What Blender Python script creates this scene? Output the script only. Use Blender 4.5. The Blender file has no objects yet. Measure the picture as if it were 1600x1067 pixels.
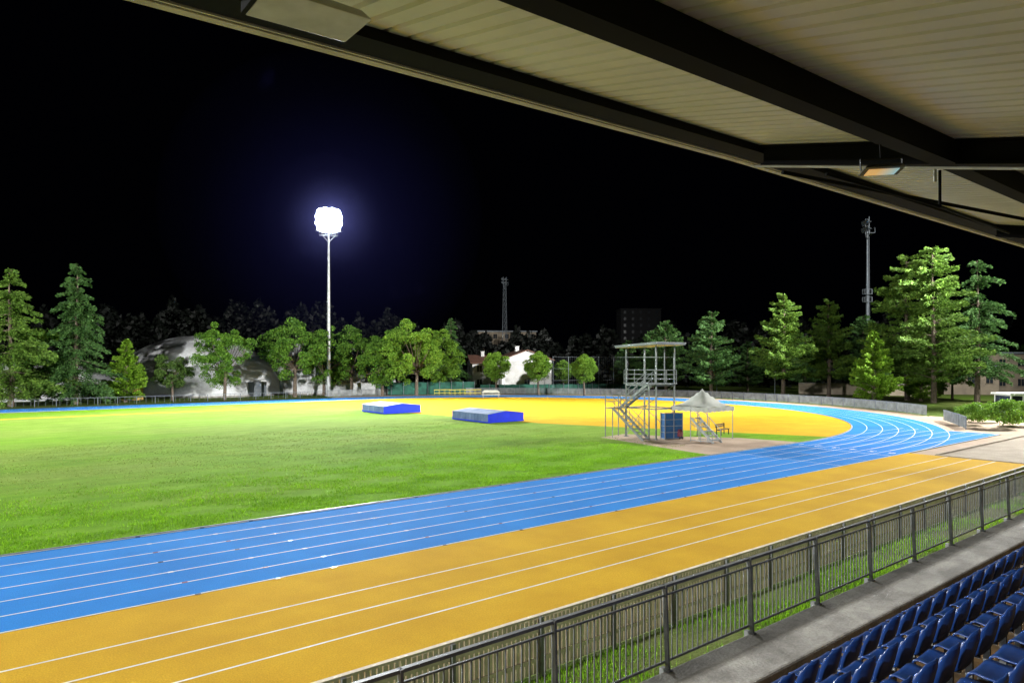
import bpy, math, random
import numpy as np
from mathutils import Vector, Matrix
random.seed(7); rng=np.random.default_rng(7)
SC=bpy.context.scene
COL=SC.collection
# world axes: +X along the home straight, +Y across the field, Z up, track surface z=0
FW=Vector((0.6255,0.7802,0)); RT=Vector((0.7802,-0.6255,0))
CAMZ=5.9
def at(t,Z,z=0.0):
    """survey point: Z metres in front of the stand seat, t*Z metres sideways"""
    p=FW*Z+RT*(t*Z); return Vector((p.x,p.y,z))
# ------------------------------------------------------------------ materials
def newmat(name):
    m=bpy.data.materials.new(name); m.use_nodes=True
    nt=m.node_tree; b=nt.nodes['Principled BSDF']; return m,nt,b
def N(nt,t,**k):
    n=nt.nodes.new(t)
    for a,v in k.items(): setattr(n,a,v)
    return n
def mixc(nt,fac,a,b,blend='MIX'):
    n=nt.nodes.new('ShaderNodeMix'); n.data_type='RGBA'; n.blend_type=blend
    for s,v in ((n.inputs[0],fac),(n.inputs[6],a),(n.inputs[7],b)):
        if hasattr(v,'is_output'): nt.links.new(v,s)
        elif isinstance(v,(tuple,list)): s.default_value=(*v[:3],1)
        else: s.default_value=v
    return n.outputs[2]
def noise(nt,scale,detail=4,rough=.6,vec=None,lo=.35,hi=.65):
    n=N(nt,'ShaderNodeTexNoise'); n.inputs['Scale'].default_value=scale
    n.inputs['Detail'].default_value=detail; n.inputs['Roughness'].default_value=rough
    if vec is None:
        tc=N(nt,'ShaderNodeTexCoord'); vec=tc.outputs['Object']
    nt.links.new(vec,n.inputs['Vector'])
    r=N(nt,'ShaderNodeMapRange'); r.inputs[1].default_value=lo; r.inputs[2].default_value=hi
    nt.links.new(n.outputs['Fac'],r.inputs[0]); return r.outputs[0]
def bump(nt,b,h,strength=.3,dist=.02):
    n=N(nt,'ShaderNodeBump'); n.inputs['Strength'].default_value=strength; n.inputs['Distance'].default_value=dist
    nt.links.new(h,n.inputs['Height']); nt.links.new(n.outputs['Normal'],b.inputs['Normal'])
def mat(name,c1,c2=None,scale=3,rough=.7,metal=0,fine=None,bs=.2,spec=.4,bd=.01,fm=.74):
    m,nt,b=newmat(name)
    if c2 is None: c2=tuple(x*.72 for x in c1)
    f=noise(nt,scale); c=mixc(nt,f,c2,c1)
    if fine:
        g=noise(nt,fine,3,.7); c=mixc(nt,g,mixc(nt,1,c,(fm,fm,fm),'MULTIPLY'),c); bump(nt,b,g,bs,bd)
    nt.links.new(c,b.inputs['Base Color'])
    b.inputs['Roughness'].default_value=rough; b.inputs['Metallic'].default_value=metal
    b.inputs['Specular IOR Level'].default_value=spec
    return m
M={}
M['blue']=mat('track_blue',(.020,.250,.72),(.016,.208,.63),.35,.88,fine=32,bs=.3,spec=.12,fm=.78)
M['orange']=mat('track_ochre',(.70,.425,.018),(.61,.355,.014),.4,.9,fine=30,bs=.4,spec=.1,fm=.74)
M['line']=mat('line_paint',(.8,.8,.78),(.62,.62,.6),2,.7)
M['pinkpath']=mat('tan_paving',(.48,.35,.25),(.38,.28,.19),.6,.9,fine=20)
M['gravel']=mat('gravel_concrete',(.44,.37,.28),(.32,.27,.205),.7,.95,fine=14,bs=.5)
M['concrete']=mat('concrete_ledge',(.44,.425,.385),(.20,.19,.17),1.6,.9,fine=28,bs=.6)
M['floor']=mat('stand_floor',(.28,.16,.06),(.12,.08,.04),2.5,.85,fine=25)
M['rail']=mat('rail_steel',(.21,.22,.22),(.14,.145,.15),6,.5,.25)
M['slat']=mat('slat_fence',(.80,.72,.58),(.60,.53,.42),3,.8)
M['greyfence']=mat('grey_fence',(.26,.28,.28),(.15,.165,.165),1.5,.75)
M['galv']=mat('galvanised_steel',(.42,.44,.45),(.28,.30,.31),3,.45,.4)
M['towersteel']=mat('tower_steel',(.28,.31,.30),(.16,.18,.18),3,.5,.3)
M['dimsteel']=mat('dull_steel',(.17,.19,.21),(.10,.12,.14),3,.6,.3)
M['faint']=mat('night_dark_wall',(.008,.009,.010),(.006,.006,.007),.5,.9)  # night darkness of the distant tower put into its wall colour
M['roofpanel']=mat('roof_sheet',(.80,.78,.68),(.66,.64,.54),.5,.42)
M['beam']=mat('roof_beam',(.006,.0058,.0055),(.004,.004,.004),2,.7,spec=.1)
M['fascia']=mat('roof_fascia',(.70,.67,.55),(.52,.49,.40),2,.5)
M['seat']=mat('seat_plastic',(.012,.048,.20),(.008,.034,.15),5,.34,spec=.5)
M['black']=mat('black_paint',(.015,.015,.016),(.01,.01,.01),4,.4)
M['white']=mat('white_wall',(.78,.78,.77),(.62,.62,.6),.8,.8,fine=8,bs=.1)
M['dome']=mat('dome_membrane',(.70,.72,.73),(.46,.47,.49),.2,.6,fine=3,bs=.05)
M['beige']=mat('beige_wall',(.42,.36,.27),(.3,.25,.19),.6,.85)
M['clubwall']=mat('clubhouse_wall',(.22,.18,.13),(.15,.125,.095),.6,.85)
M['ochre']=mat('ochre_wall',(.6,.4,.12),(.45,.3,.1),.6,.85)
M['redroof']=mat('roof_tile',(.17,.085,.055),(.11,.05,.035),2,.8,fine=6)
M['window']=mat('window_glass',(.02,.025,.03),(.01,.012,.015),1,.12)
M['greencloth']=mat('green_screen',(.012,.09,.06),(.008,.05,.035),1.2,.8)
M['yellow']=mat('yellow_paint',(.5,.42,.03),(.38,.3,.03),3,.5)
M['matblue']=mat('mat_blue',(.006,.03,.70),(.004,.024,.58),1.5,.6,spec=.2)
M['matgrey']=mat('cover_sheet',(.33,.36,.38),(.22,.245,.26),1.2,.5,.2)
M['matside']=mat('cover_side',(.14,.20,.36),(.08,.13,.26),1.2,.5,.0)
M['matroof']=mat('cover_lid',(.20,.26,.36),(.10,.15,.26),.9,.6,.0)
M['tent']=mat('tent_fabric',(.55,.56,.50),(.38,.41,.36),1.2,.7)
M['lightpanel']=mat('lamp_housing',(.6,.6,.56),(.45,.45,.41),3,.45,.1)
M['wood']=mat('brown_wood',(.16,.09,.04),(.08,.045,.02),4,.7)
M['red']=mat('red_plastic',(.2,.04,.06),(.14,.03,.04),3,.5)
M['bark']=mat('bark',(.17,.135,.10),(.09,.068,.05),4,.95,fine=9,bs=.6,bd=.05)
M['paledoor']=mat('grey_door',(.2,.22,.24),None,2,.5)
M['boxblue']=mat('blue_cabinet',(.03,.13,.33),(.02,.09,.24),2,.5)
# emissive
m,nt,b=newmat('lit_lamp'); b.inputs['Base Color'].default_value=(1,1,1,1)
b.inputs['Emission Color'].default_value=(.86,.93,1,1); b.inputs['Emission Strength'].default_value=200
m.cycles.emission_sampling='NONE'; M['lit']=m
m,nt,b=newmat('lamp_lens')
tc=N(nt,'ShaderNodeTexCoord'); sp=N(nt,'ShaderNodeSeparateXYZ'); nt.links.new(tc.outputs['Object'],sp.inputs[0])
mr=N(nt,'ShaderNodeMapRange'); mr.inputs[1].default_value=-.06; mr.inputs[2].default_value=.2; nt.links.new(sp.outputs[0],mr.inputs[0])
cc=mixc(nt,mr.outputs[0],(.95,.55,.20),(.35,.7,.85)); nt.links.new(cc,b.inputs['Base Color']); nt.links.new(cc,b.inputs['Emission Color']); b.inputs['Emission Strength'].default_value=.5; b.inputs['Roughness'].default_value=.15; m.cycles.emission_sampling='NONE'; M['lens']=m  # warm-to-cyan reflection painted as lens colour, plus a weak added glow
# grass
def grassmat(name,a,b_,c,y0=None):
    m,nt,bs=newmat(name)
    tc=N(nt,'ShaderNodeTexCoord'); mp=N(nt,'ShaderNodeMapping'); nt.links.new(tc.outputs['Object'],mp.inputs[0])
    mp.inputs['Scale'].default_value=(.35,1,1)
    big=noise(nt,.09,5,.6,mp.outputs[0],.38,.62)
    mid=noise(nt,.9,5,.7,mp.outputs[0],.35,.68)
    fine=noise(nt,7,4,.8,None,.3,.7)
    vf=noise(nt,30,2,.8,None,.3,.7)
    if y0:
        sp=N(nt,'ShaderNodeSeparateXYZ'); nt.links.new(tc.outputs['Object'],sp.inputs[0])
        mr=N(nt,'ShaderNodeMapRange'); mr.interpolation_type='SMOOTHSTEP'
        mr.inputs[1].default_value=y0[0]; mr.inputs[2].default_value=y0[1]; mr.inputs[4].default_value=.75; nt.links.new(sp.outputs[1],mr.inputs[0])
        mr2=N(nt,'ShaderNodeMapRange'); mr2.interpolation_type='SMOOTHSTEP'
        mr2.inputs[1].default_value=y0[2]; mr2.inputs[2].default_value=y0[3]; mr2.inputs[3].default_value=1; mr2.inputs[4].default_value=.1; nt.links.new(sp.outputs[1],mr2.inputs[0])
        mu=N(nt,'ShaderNodeMath',operation='MULTIPLY'); nt.links.new(mr.outputs[0],mu.inputs[0]); nt.links.new(mr2.outputs[0],mu.inputs[1])
        mu2=N(nt,'ShaderNodeMath',operation='MULTIPLY_ADD'); nt.links.new(big,mu2.inputs[0]); mu2.inputs[1].default_value=1.0; mu2.inputs[2].default_value=-.45
        ad=N(nt,'ShaderNodeMath',operation='ADD'); ad.use_clamp=True; nt.links.new(mu.outputs[0],ad.inputs[0]); nt.links.new(mu2.outputs[0],ad.inputs[1])
        bigf=ad.outputs[0]
    else: bigf=big
    col=mixc(nt,bigf,a,b_)
    col=mixc(nt,mid,mixc(nt,1,col,(.60,.68,.5),'MULTIPLY'),col)
    col=mixc(nt,fine,mixc(nt,.5,col,c),col)
    col=mixc(nt,vf,mixc(nt,1,col,(.55,.6,.5),'MULTIPLY'),col)
    nt.links.new(col,bs.inputs['Base Color']); bs.inputs['Roughness'].default_value=.95; bs.inputs['Specular IOR Level'].default_value=.1
    bump(nt,bs,fine,.5,.08)
    return m
M['grass']=grassmat('infield_turf',(.25,.52,.010),(.37,.50,.095),(.15,.30,.012),(31,46,84,98))
M['rough']=grassmat('rough_turf',(.10,.18,.015),(.15,.17,.05),(.06,.10,.02))
M['strip']=grassmat('strip_turf',(.18,.38,.02),(.34,.34,.15),(.17,.15,.08))
def foliage(name,dark,light,trans=.25,sc=.5):
    m,nt,b=newmat(name)
    g=N(nt,'ShaderNodeNewGeometry'); f=noise(nt,sc,3,.6,None,.35,.65)
    c=mixc(nt,g.outputs['Random Per Island'],dark,light)
    c=mixc(nt,f,mixc(nt,1,c,(.55,.62,.55),'MULTIPLY'),c)
    nt.links.new(c,b.inputs['Base Color']); b.inputs['Roughness'].default_value=.6; b.inputs['Specular IOR Level'].default_value=.25
    tr=N(nt,'ShaderNodeBsdfTranslucent'); nt.links.new(c,tr.inputs[0])
    mx=N(nt,'ShaderNodeMixShader'); mx.inputs[0].default_value=trans
    nt.links.new(b.outputs[0],mx.inputs[1]); nt.links.new(tr.outputs[0],mx.inputs[2])
    nt.links.new(mx.outputs[0],nt.nodes['Material Output'].inputs[0]); return m
M['leaf']=foliage('leaf_green',(.065,.17,.018),(.19,.36,.04),.3)
M['leafb']=foliage('leaf_bright',(.11,.24,.02),(.27,.46,.055),.3)
M['leafd']=foliage('leaf_dull',(.05,.11,.02),(.14,.23,.045))
M['needle']=foliage('needle_blue_green',(.045,.115,.035),(.12,.24,.06))
M['needley']=foliage('needle_green',(.07,.15,.022),(.20,.33,.05))
M['needleb']=foliage('needle_bright',(.11,.24,.01),(.27,.44,.04))
M['belt']=foliage('night_dark_leaf',(.001,.002,.0013),(.0035,.006,.0035),.1,.1)  # lack of light on the far trees put into near-black leaves
M['blade']=foliage('grass_blade',(.17,.40,.008),(.34,.62,.025),.4,.4)
M['bladey']=foliage('grass_blade_dry',(.22,.34,.03),(.42,.50,.12),.4,.4)
# ------------------------------------------------------------------ mesh helpers
class MB:
    def __init__(s): s.v=[]; s.f=[]; s.m=[]
    def add(s,vs,fs,mi=0):
        o=len(s.v); s.v+= [tuple(v) for v in vs]; s.f+=[tuple(i+o for i in f) for f in fs]; s.m+=[mi]*len(fs)
    def hexa(s,v8,mi=0):
        s.add(v8,[(3,2,1,0),(4,5,6,7),(0,1,5,4),(1,2,6,5),(2,3,7,6),(3,0,4,7)],mi)
    def box(s,c,d,mi=0,rot=0):
        x,y,z=c; a,b,e=d[0]/2,d[1]/2,d[2]/2; cs,sn=math.cos(rot),math.sin(rot)
        q=[(-a,-b),(a,-b),(a,b),(-a,b)]
        q=[(x+p*cs-r*sn,y+p*sn+r*cs) for p,r in q]
        s.hexa([(p,r,z-e) for p,r in q]+[(p,r,z+e) for p,r in q],mi)
    def b2(s,x0,x1,y0,y1,z0,z1,mi=0): s.box(((x0+x1)/2,(y0+y1)/2,(z0+z1)/2),(abs(x1-x0),abs(y1-y0),abs(z1-z0)),mi)
    def rod(s,p,q,r1,r2=None,n=8,mi=0):
        p=Vector(p); q=Vector(q); r2=r1 if r2 is None else r2
        d=(q-p)
        if d.length<1e-6: return
        d.normalize(); a=d.orthogonal().normalized(); b=d.cross(a)
        vs=[]
        for c,r in ((p,r1),(q,r2)):
            for i in range(n):
                t=2*math.pi*i/n; vs.append(c+a*(r*math.cos(t))+b*(r*math.sin(t)))
        fs=[(i,(i+1)%n,n+(i+1)%n,n+i) for i in range(n)]+[tuple(range(n-1,-1,-1)),tuple(range(n,2*n))]
        s.add(vs,fs,mi)
    def bar(s,p,q,w,h,mi=0):
        p=Vector(p); q=Vector(q); d=(q-p).normalized(); up=Vector((0,0,1))
        a=d.cross(up)
        if a.length<1e-3: a=Vector((1,0,0))
        a.normalize(); b=a.cross(d).normalized()
        vs=[]
        for c in (p,q):
            for i,j in ((-1,-1),(1,-1),(1,1),(-1,1)): vs.append(c+a*(i*w/2)+b*(j*h/2))
        s.hexa(vs,mi)
    def obj(s,name,mats,parent=None,smooth=False,bevel=0):
        me=bpy.data.meshes.new(name); me.from_pydata(s.v,[],s.f)
        if not isinstance(mats,(list,tuple)): mats=[mats]
        for k in mats: me.materials.append(M[k] if isinstance(k,str) else k)
        me.polygons.foreach_set('material_index',s.m)
        if smooth: me.polygons.foreach_set('use_smooth',[True]*len(s.f))
        me.update()
        o=bpy.data.objects.new(name,me); COL.objects.link(o)
        if parent: o.parent=parent
        if bevel:
            bv=o.modifiers.new('bevel','BEVEL'); bv.width=bevel; bv.segments=2; bv.limit_method='ANGLE'
        return o
def root(name,loc,label,cat,rot=0,group=None):
    o=bpy.data.objects.new(name,None); COL.objects.link(o); o.location=loc; o.rotation_euler=(0,0,rot); o.empty_display_size=.3
    o['label']=label; o['category']=cat
    if group: o['group']=group
    return o
def tag(o,label,cat,group=None):
    o['label']=label; o['category']=cat
    if group: o['group']=group
    return o
def copy_thing(r,loc,rot=0,sc=1,label=None,szz=None):
    n=r.copy(); COL.objects.link(n); n.location=loc; n.rotation_euler=(0,0,rot)
    n.scale=(sc,sc,szz if szz else sc)
    if label: n['label']=label
    def rec(a,b):
        for ch in a.children:
            c=ch.copy(); COL.objects.link(c); c.parent=b; rec(ch,c)
    rec(r,n); return n
def structure(o): o['kind']='structure'; return o
def npobj(name,V,F,mk,parent=None):
    me=bpy.data.meshes.new(name); me.from_pydata(V.tolist(),[],F.tolist())
    for k in (mk if isinstance(mk,(list,tuple)) else [mk]): me.materials.append(M[k])
    me.update(); o=bpy.data.objects.new(name,me); COL.objects.link(o)
    if parent: o.parent=parent
    return o
def unit(a): return a/np.maximum(np.linalg.norm(a,axis=1,keepdims=True),1e-9)
def leafquads(C,D,L,W):
    D=unit(D); S=unit(np.cross(D,rng.normal(size=D.shape)))
    L=np.asarray(L).reshape(-1,1); W=np.asarray(W).reshape(-1,1)
    V=np.stack([C-D*L/2,C+S*W/2,C+D*L/2,C-S*W/2],1).reshape(-1,3)
    F=np.arange(len(V)).reshape(-1,4); return V,F
# ------------------------------------------------------------------ GROUND & TRACK
S0,S1,DC,RI=-36.4,48.0,62.4,36.5
LW=7.34/6
def oval(R,n=64):
    p=[]
    for i in range(n+1):
        a=-math.pi/2+math.pi*i/n; p.append((S1+R*math.cos(a),DC+R*math.sin(a)))
    for i in range(n+1):
        a=math.pi/2+math.pi*i/n; p.append((S0+R*math.cos(a),DC+R*math.sin(a)))
    return p
def ring(mb,R1,R2,z,z2=None,mi=0):
    a,b=oval(R1),oval(R2); n=len(a); z2=z if z2 is None else z2
    mb.add([(x,y,z) for x,y in a]+[(x,y,z2) for x,y in b],[(i,(i+1)%n,n+(i+1)%n,n+i)[::-1] for i in range(n)],mi)
def rect(mb,x0,x1,y0,y1,z,mi=0): mb.add([(x0,y0,z),(x1,y0,z),(x1,y1,z),(x0,y1,z)],[(0,1,2,3)],mi)
def poly(pts,z,name,m):
    mb=MB(); mb.add([(x,y,z) for x,y in pts],[tuple(range(len(pts)))]); return structure(mb.obj(name,m))
g=MB(); rect(g,-1500,1800,-1500,1800,-.03); structure(g.obj('ground','rough'))
poly(oval(RI+.02),-.006,'grass_field','grass')
g=MB(); ring(g,RI,RI+7.34,.002); rect(g,S1+.0,66,18.56,25.9,.0045); structure(g.obj('running_track','blue'))
g=MB(); rect(g,-70,S1,10.0,18.8,-.002); structure(g.obj('ochre_straight','orange'))
dz=[(38,98.8),(38,84),(40.5,69),(42.5,58),(43.5,50),(47.3,41),(50.5,33),(53.5,26.35)]
arc=[(S1+(RI)*math.cos(a),DC+(RI)*math.sin(a)) for a in np.linspace(-math.pi/2+.155,math.pi/2,40)]
poly(dz+arc[::1],.0,'ochre_infield','orange')
g=MB(); rect(g,-40,38,87.3,88.6,-.001); structure(g.obj('runway','orange'))
poly([(37,25.95),(48.3,25.95),(47.2,30.6),(44,34.5),(42.5,38.2),(39,37.6)],-.001,'paved_pad','pinkpath')
poly([(S1,6),(75,6),(75,16.9),(S1,16.9)],-.004,'gravel_yard','gravel')
poly([(S1,16.9),(80,16.9),(80,18.4),(S1,18.4)],-.003,'footpath','pinkpath')
g=MB()
pa=[(a) for a in np.linspace(math.radians(-62),math.radians(90),50)]
for i in range(49):
    a,b=pa[i],pa[i+1]
    g.add([(S1+r*math.cos(t),DC+r*math.sin(t),-.007) for r,t in ((RI+7.2,a),(47.3,a),(47.3,b),(RI+7.2,b))],[(0,1,2,3)])
g.add([(66,18.4,-.0072),(80,18.4,-.0072),(83,30,-.0072),(S1+44*math.cos(pa[0]),DC+44*math.sin(pa[0]),-.0072),(66,25.95,-.0072)],[(0,1,2,3,4)])
structure(g.obj('apron_path','pinkpath'))
g=MB()
g.b2(S1,S1+.15,6,17.0,-.02,.06); g.b2(S1+.15,80,16.85,17.0,-.02,.1)
structure(g.obj('kerb','beige'))
# white lines
g=MB(); z=.0085
for k in range(0,7):
    R=RI+k*LW; w=.03
    o_=(.03 if k==0 else 0)-(.03 if k==6 else 0)
    ring(g,R-w+o_,R+w+o_,z)
    if k<6: rect(g,S1+.1,65.9,DC-R-.06,DC-R,z+.0002)
    else: rect(g,S1+.1,65.9,DC-R+.01,DC-R+.07,z+.0002)
for D in (16.26,14.96,13.7,12.1): rect(g,-70,S1-.1,D-.03,D+.03,.003)
rect(g,45.55,45.63,18.65,25.8,.0092)
for s in (39.0,42.2): rect(g,s,s+.05,18.65,25.8,.0092)
rect(g,64.2,64.26,18.65,25.8,.0132)
for k in range(6):
    R=RI+k*LW; a=math.radians(-78+k*9)
    c,s_=math.cos(a),math.sin(a)
    p0=(S1+(R+.05)*c,DC+(R+.05)*s_); p1=(S1+(R+LW-.05)*c,DC+(R+LW-.05)*s_); tx,ty=-s_*.04,c*.04
    g.add([(p0[0]-tx,p0[1]-ty,.0092),(p1[0]-tx,p1[1]-ty,.0092),(p1[0]+tx,p1[1]+ty,.0092),(p0[0]+tx,p0[1]+ty,.0092)],[(0,1,2,3)])
structure(g.obj('lane_line','line'))
for nm,mk in (('lane_mark_black','black'),('lane_mark_white','line'),('lane_mark_red','red')):
    g=MB()
    for j,s in enumerate((4.6,6.7,8.4,12.2,15.4,20.1,24.5,28.8,33.0)):
        for k in range(0,7):
            if (j*3+k)%3==('black','line','red').index(mk):
                D=25.9-k*LW; ss=s+random.uniform(-.12,.12)
                rect(g,ss-.07,ss+.07,D-.07,D+.05,.0102)
    structure(g.obj(nm,mk))
for k in range(6):
    cu=bpy.data.curves.new('n','FONT'); cu.body=str(k+1); cu.size=1.0; cu.align_x='CENTER'; cu.align_y='CENTER'
    o=bpy.data.objects.new('tmp',cu); COL.objects.link(o); dg=bpy.context.evaluated_depsgraph_get()
    me=bpy.data.meshes.new_from_object(o.evaluated_get(dg)); bpy.data.objects.remove(o)
    me.materials.clear(); me.materials.append(M['line'])
    n=bpy.data.objects.new('lane_number',me); COL.objects.link(n); n.location=(47.0,25.9-(k+.5)*LW,.0096); n.rotation_euler=(0,0,math.radians(90)); structure(n)
g=MB(); ring(g,RI-.05,RI-.05,.0,.05); ring(g,RI-.05,RI,.05); ring(g,RI,RI,.05,.0)
structure(g.obj('track_kerb','galv'))
# ------------------------------------------------------------------ grass blades
def blades(name,n,x0,x1,y0,y1,h0,h1,w,mk,dens=None,z=0):
    x=rng.uniform(x0,x1,n); y=rng.uniform(y0,y1,n)
    if dens is not None:
        keep=dens(x,y); x=x[keep]; y=y[keep]
    n=len(x); a=rng.uniform(0,2*np.pi,n); h=rng.uniform(h0,h1,n)
    B=np.stack([x,y,np.full(n,z)],1); s=np.stack([np.cos(a),np.sin(a),0*a],1)*w/2
    tip=B+np.stack([rng.normal(0,.03,n),rng.normal(0,.03,n),h],1)
    V=np.stack([B-s,B+s,tip],1).reshape(-1,3); F=np.arange(len(V)).reshape(-1,3)
    o=npobj(name,V,F,mk); o['kind']='stuff'; o['label']='short green grass blades on the turf'; o['category']='grass'; return o
def clump(x,y): return (np.sin(x*1.3+y*.9)+np.sin(x*.37-y*2.1)+np.sin(x*3.1+y*4.7)*.6+rng.normal(0,.7,len(x)))>-.3
blades('grass',180000,-22,37,26.0,38,.03,.11,.035,'blade',lambda x,y: clump(x,y)&(rng.uniform(0,1,len(x))<np.clip((39-y)/11,0,1)))
blades('dry_grass',60000,-30,40,30,58,.03,.06,.05,'bladey',clump)
blades('weed_grass',90000,3,48,5.4,9.7,.04,.16,.018,'blade',clump,-.02)
g=MB(); rect(g,-20,60,5.2,9.95,-.018); structure(g.obj('grass_strip','strip'))
# ------------------------------------------------------------------ stand
g=MB()
g.b2(-3,34,4.45,5.3,-.03,2.17); o=g.obj('concrete_parapet','concrete',bevel=.03); tag(o,'weathered grey concrete parapet ledge below the railing','ledge')
g=MB(); prof=[(3.45,4.45,1.98),(2.75,3.45,2.33),(2.05,2.75,2.68),(1.3,2.05,3.03),(.4,1.3,3.4),(-3,.4,3.8)]
for a,b,zz in prof: g.b2(-3,34,a,b-.002,0,zz)
o=g.obj('stand_terrace','floor'); tag(o,'stepped concrete grandstand terrace under the seats','grandstand')
# railing
RD=5.32
rr=root('steel_railing',(0,RD,0),'dark grey steel railing bolted to the concrete parapet','railing')
g=MB(); zt=3.2
g.b2(2,34,-.025,.025,zt-.035,zt); g.b2(2,34,-.01,.01,zt-.14,zt-.12); g.obj('top_rail','rail',rr)
g=MB(); g.b2(2,34,-.012,.012,2.25,2.275); g.obj('bottom_rail','rail',rr)
g=MB()
x=2.0
while x<34:
    g.b2(x-.006,x+.006,-.006,.006,2.275,zt-.14); x+=.104
g.obj('railing_bars','rail',rr)
g=MB(); g.hexa([(-.015,-.09,1.9),(.015,-.09,1.9),(.015,-.04,1.9),(-.015,-.04,1.9),(-.015,-.035,zt+.0),(.015,-.035,zt),(.015,.028,zt+.0),(-.015,.028,zt+.0)])
g.b2(-.035,.035,-.10,.05,2.08,2.19)
p0=g.obj('post','rail',rr)
p0.location=(3.0,.0,0)
for i in range(1,17):
    p=p0.copy(); COL.objects.link(p); p.parent=rr; p.location=(3.0+1.82*i,0,0)
# slatted fence at the track edge
FD=9.8
fr=root('slatted_fence',(0,FD,0),'beige closely slatted fence along the ochre track edge','fence')
g=MB(); x=2.0
while x<48:
    g.b2(x-.041,x+.041,-.02,.02,.02,1.06+random.uniform(-.012,.012)); x+=.105
g.obj('fence_slats','slat',fr)
g=MB(); g.b2(2,48,-.05,-.022,.25,.33); g.b2(2,48,-.05,-.022,.8,.88); g.b2(2,48,-.055,.035,1.075,1.12); g.obj('fence_rail','slat',fr)
g=MB(); g.b2(-.035,.035,-.12,-.052,-.02,1.1); p0=g.obj('post','rail',fr); p0.location=(2.5,0,0)
for i in range(1,23):
    p=p0.copy(); COL.objects.link(p); p.parent=fr; p.location=(2.5+2*i,0,0)
# seats
def seat_mesh():
    prof=[(-.035,.82),(-.04,.79),(-.035,.73),(-.02,.66),(.0,.58),(.03,.50),(.07,.445),(.13,.42),(.22,.415),(.32,.425),(.39,.44),(.43,.43),(.445,.40)]
    wid=[.14,.165,.182,.188,.19,.192,.194,.195,.195,.195,.193,.19,.18]
    cur=[.035,.05,.065,.075,.075,.06,.03,0,0,0,0,0,0]
    up=[0,0,0,0,0,.0,.02,.035,.03,.025,.02,.01,0]
    nv=9; vs=[]; fs=[]
    for (d,zz),w,c,u in zip(prof,wid,cur,up):
        for j in range(nv):
            v=-1+2*j/(nv-1)
            z2=zz-(.045*v**4 if zz>.78 else 0)
            vs.append((v*w,d+c*v*v,z2+u*v*v))
    for i in range(len(prof)-1):
        for j in range(nv-1): a=i*nv+j; fs.append((a,a+1,a+nv+1,a+nv))
    return vs,fs
sr=root('stadium_seat',(0,0,-50),'blue moulded plastic stadium seat on the terrace','seat',group='rows of blue stadium seats')
vs,fs=seat_mesh(); g=MB(); g.add(vs,fs); o=g.obj('seat_shell','seat',sr,smooth=True)
md=o.modifiers.new('s','SOLIDIFY'); md.thickness=.014; md.offset=0
g=MB(); g.b2(-.02,.02,.10,.30,.385,.405); g.b2(-.02,.02,.16,.22,.0,.385); g.b2(-.06,.06,.12,.26,0,.02); g.obj('leg','rail',sr)
rows=[(3.6,1.98,4.9,15.5),(2.9,2.33,3.6,12.6),(2.2,2.68,2.6,10.2),(1.5,3.03,1.8,7.4)]
first=True
for D,zf,a,b in rows:
    s=a
    while s<b:
        if first: sr.location=(s,D,zf); first=False
        else: copy_thing(sr,(s,D,zf),random.uniform(-.03,.03))
        s+=.50
# ------------------------------------------------------------------ roof
def rise(s): return .031*s if s<9 else .279+.0125*(s-9)
def H(s,D): return CAMZ+1.68+.22*D+rise(s)
rf=root('grandstand_roof',(0,0,0),'cantilevered grandstand roof with cream ribbed sheeting and dark beams','roof')
g=MB(); ss=[]; x=-3.0
while x<40:
    for dx,dz_ in ((0,0),(.17,0),(.185,.035),(.222,.035)): ss.append((x+dx,dz_))
    x+=.24
vs=[];fs=[]
Ds=[-3,1.5,6.0]
for s_,dz_ in ss:
    for D in Ds: vs.append((s_,D,H(s_,D)+dz_))
for i in range(len(ss)-1):
    for j in range(2): a=i*3+j; fs.append((a,a+1,a+4,a+3))
g.add(vs,fs); g.obj('roof_panel','roofpanel',rf)
g=MB()
for a,b in ((-3,9),(9,40)):
    g.hexa([(a,-3,H(a,-3)+.12),(b,-3,H(b,-3)+.12),(b,6,H(b,6)+.12),(a,6,H(a,6)+.12),(a,-3,H(a,-3)+.16),(b,-3,H(b,-3)+.16),(b,6,H(b,6)+.16),(a,6,H(a,6)+.16)])
g.obj('roof_deck','matgrey',rf)
def lbeam(g,D0,D1,top,bot,mi=0,a0=-3,b0=40):
    for a,b in ((a0,9),(9,b0)):
        zf=lambda s,D,o: H(s,D)+o
        g.hexa([(a,D0,zf(a,D0,bot)),(b,D0,zf(b,D0,bot)),(b,D1,zf(b,D0,bot)),(a,D1,zf(a,D0,bot)),
                (a,D0,zf(a,D0,top)),(b,D0,zf(b,D0,top)),(b,D1,zf(b,D0,top)),(a,D1,zf(a,D0,top))],mi)
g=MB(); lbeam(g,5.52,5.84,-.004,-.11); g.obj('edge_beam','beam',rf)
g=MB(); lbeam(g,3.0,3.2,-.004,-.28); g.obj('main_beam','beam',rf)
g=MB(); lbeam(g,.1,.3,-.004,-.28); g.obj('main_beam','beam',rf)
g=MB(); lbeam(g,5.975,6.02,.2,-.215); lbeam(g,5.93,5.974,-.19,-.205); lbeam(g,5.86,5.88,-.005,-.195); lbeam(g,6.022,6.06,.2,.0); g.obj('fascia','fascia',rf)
g=MB(); lbeam(g,5.885,5.928,-.004,-.15); g.obj('edge_channel','beam',rf)
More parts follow.
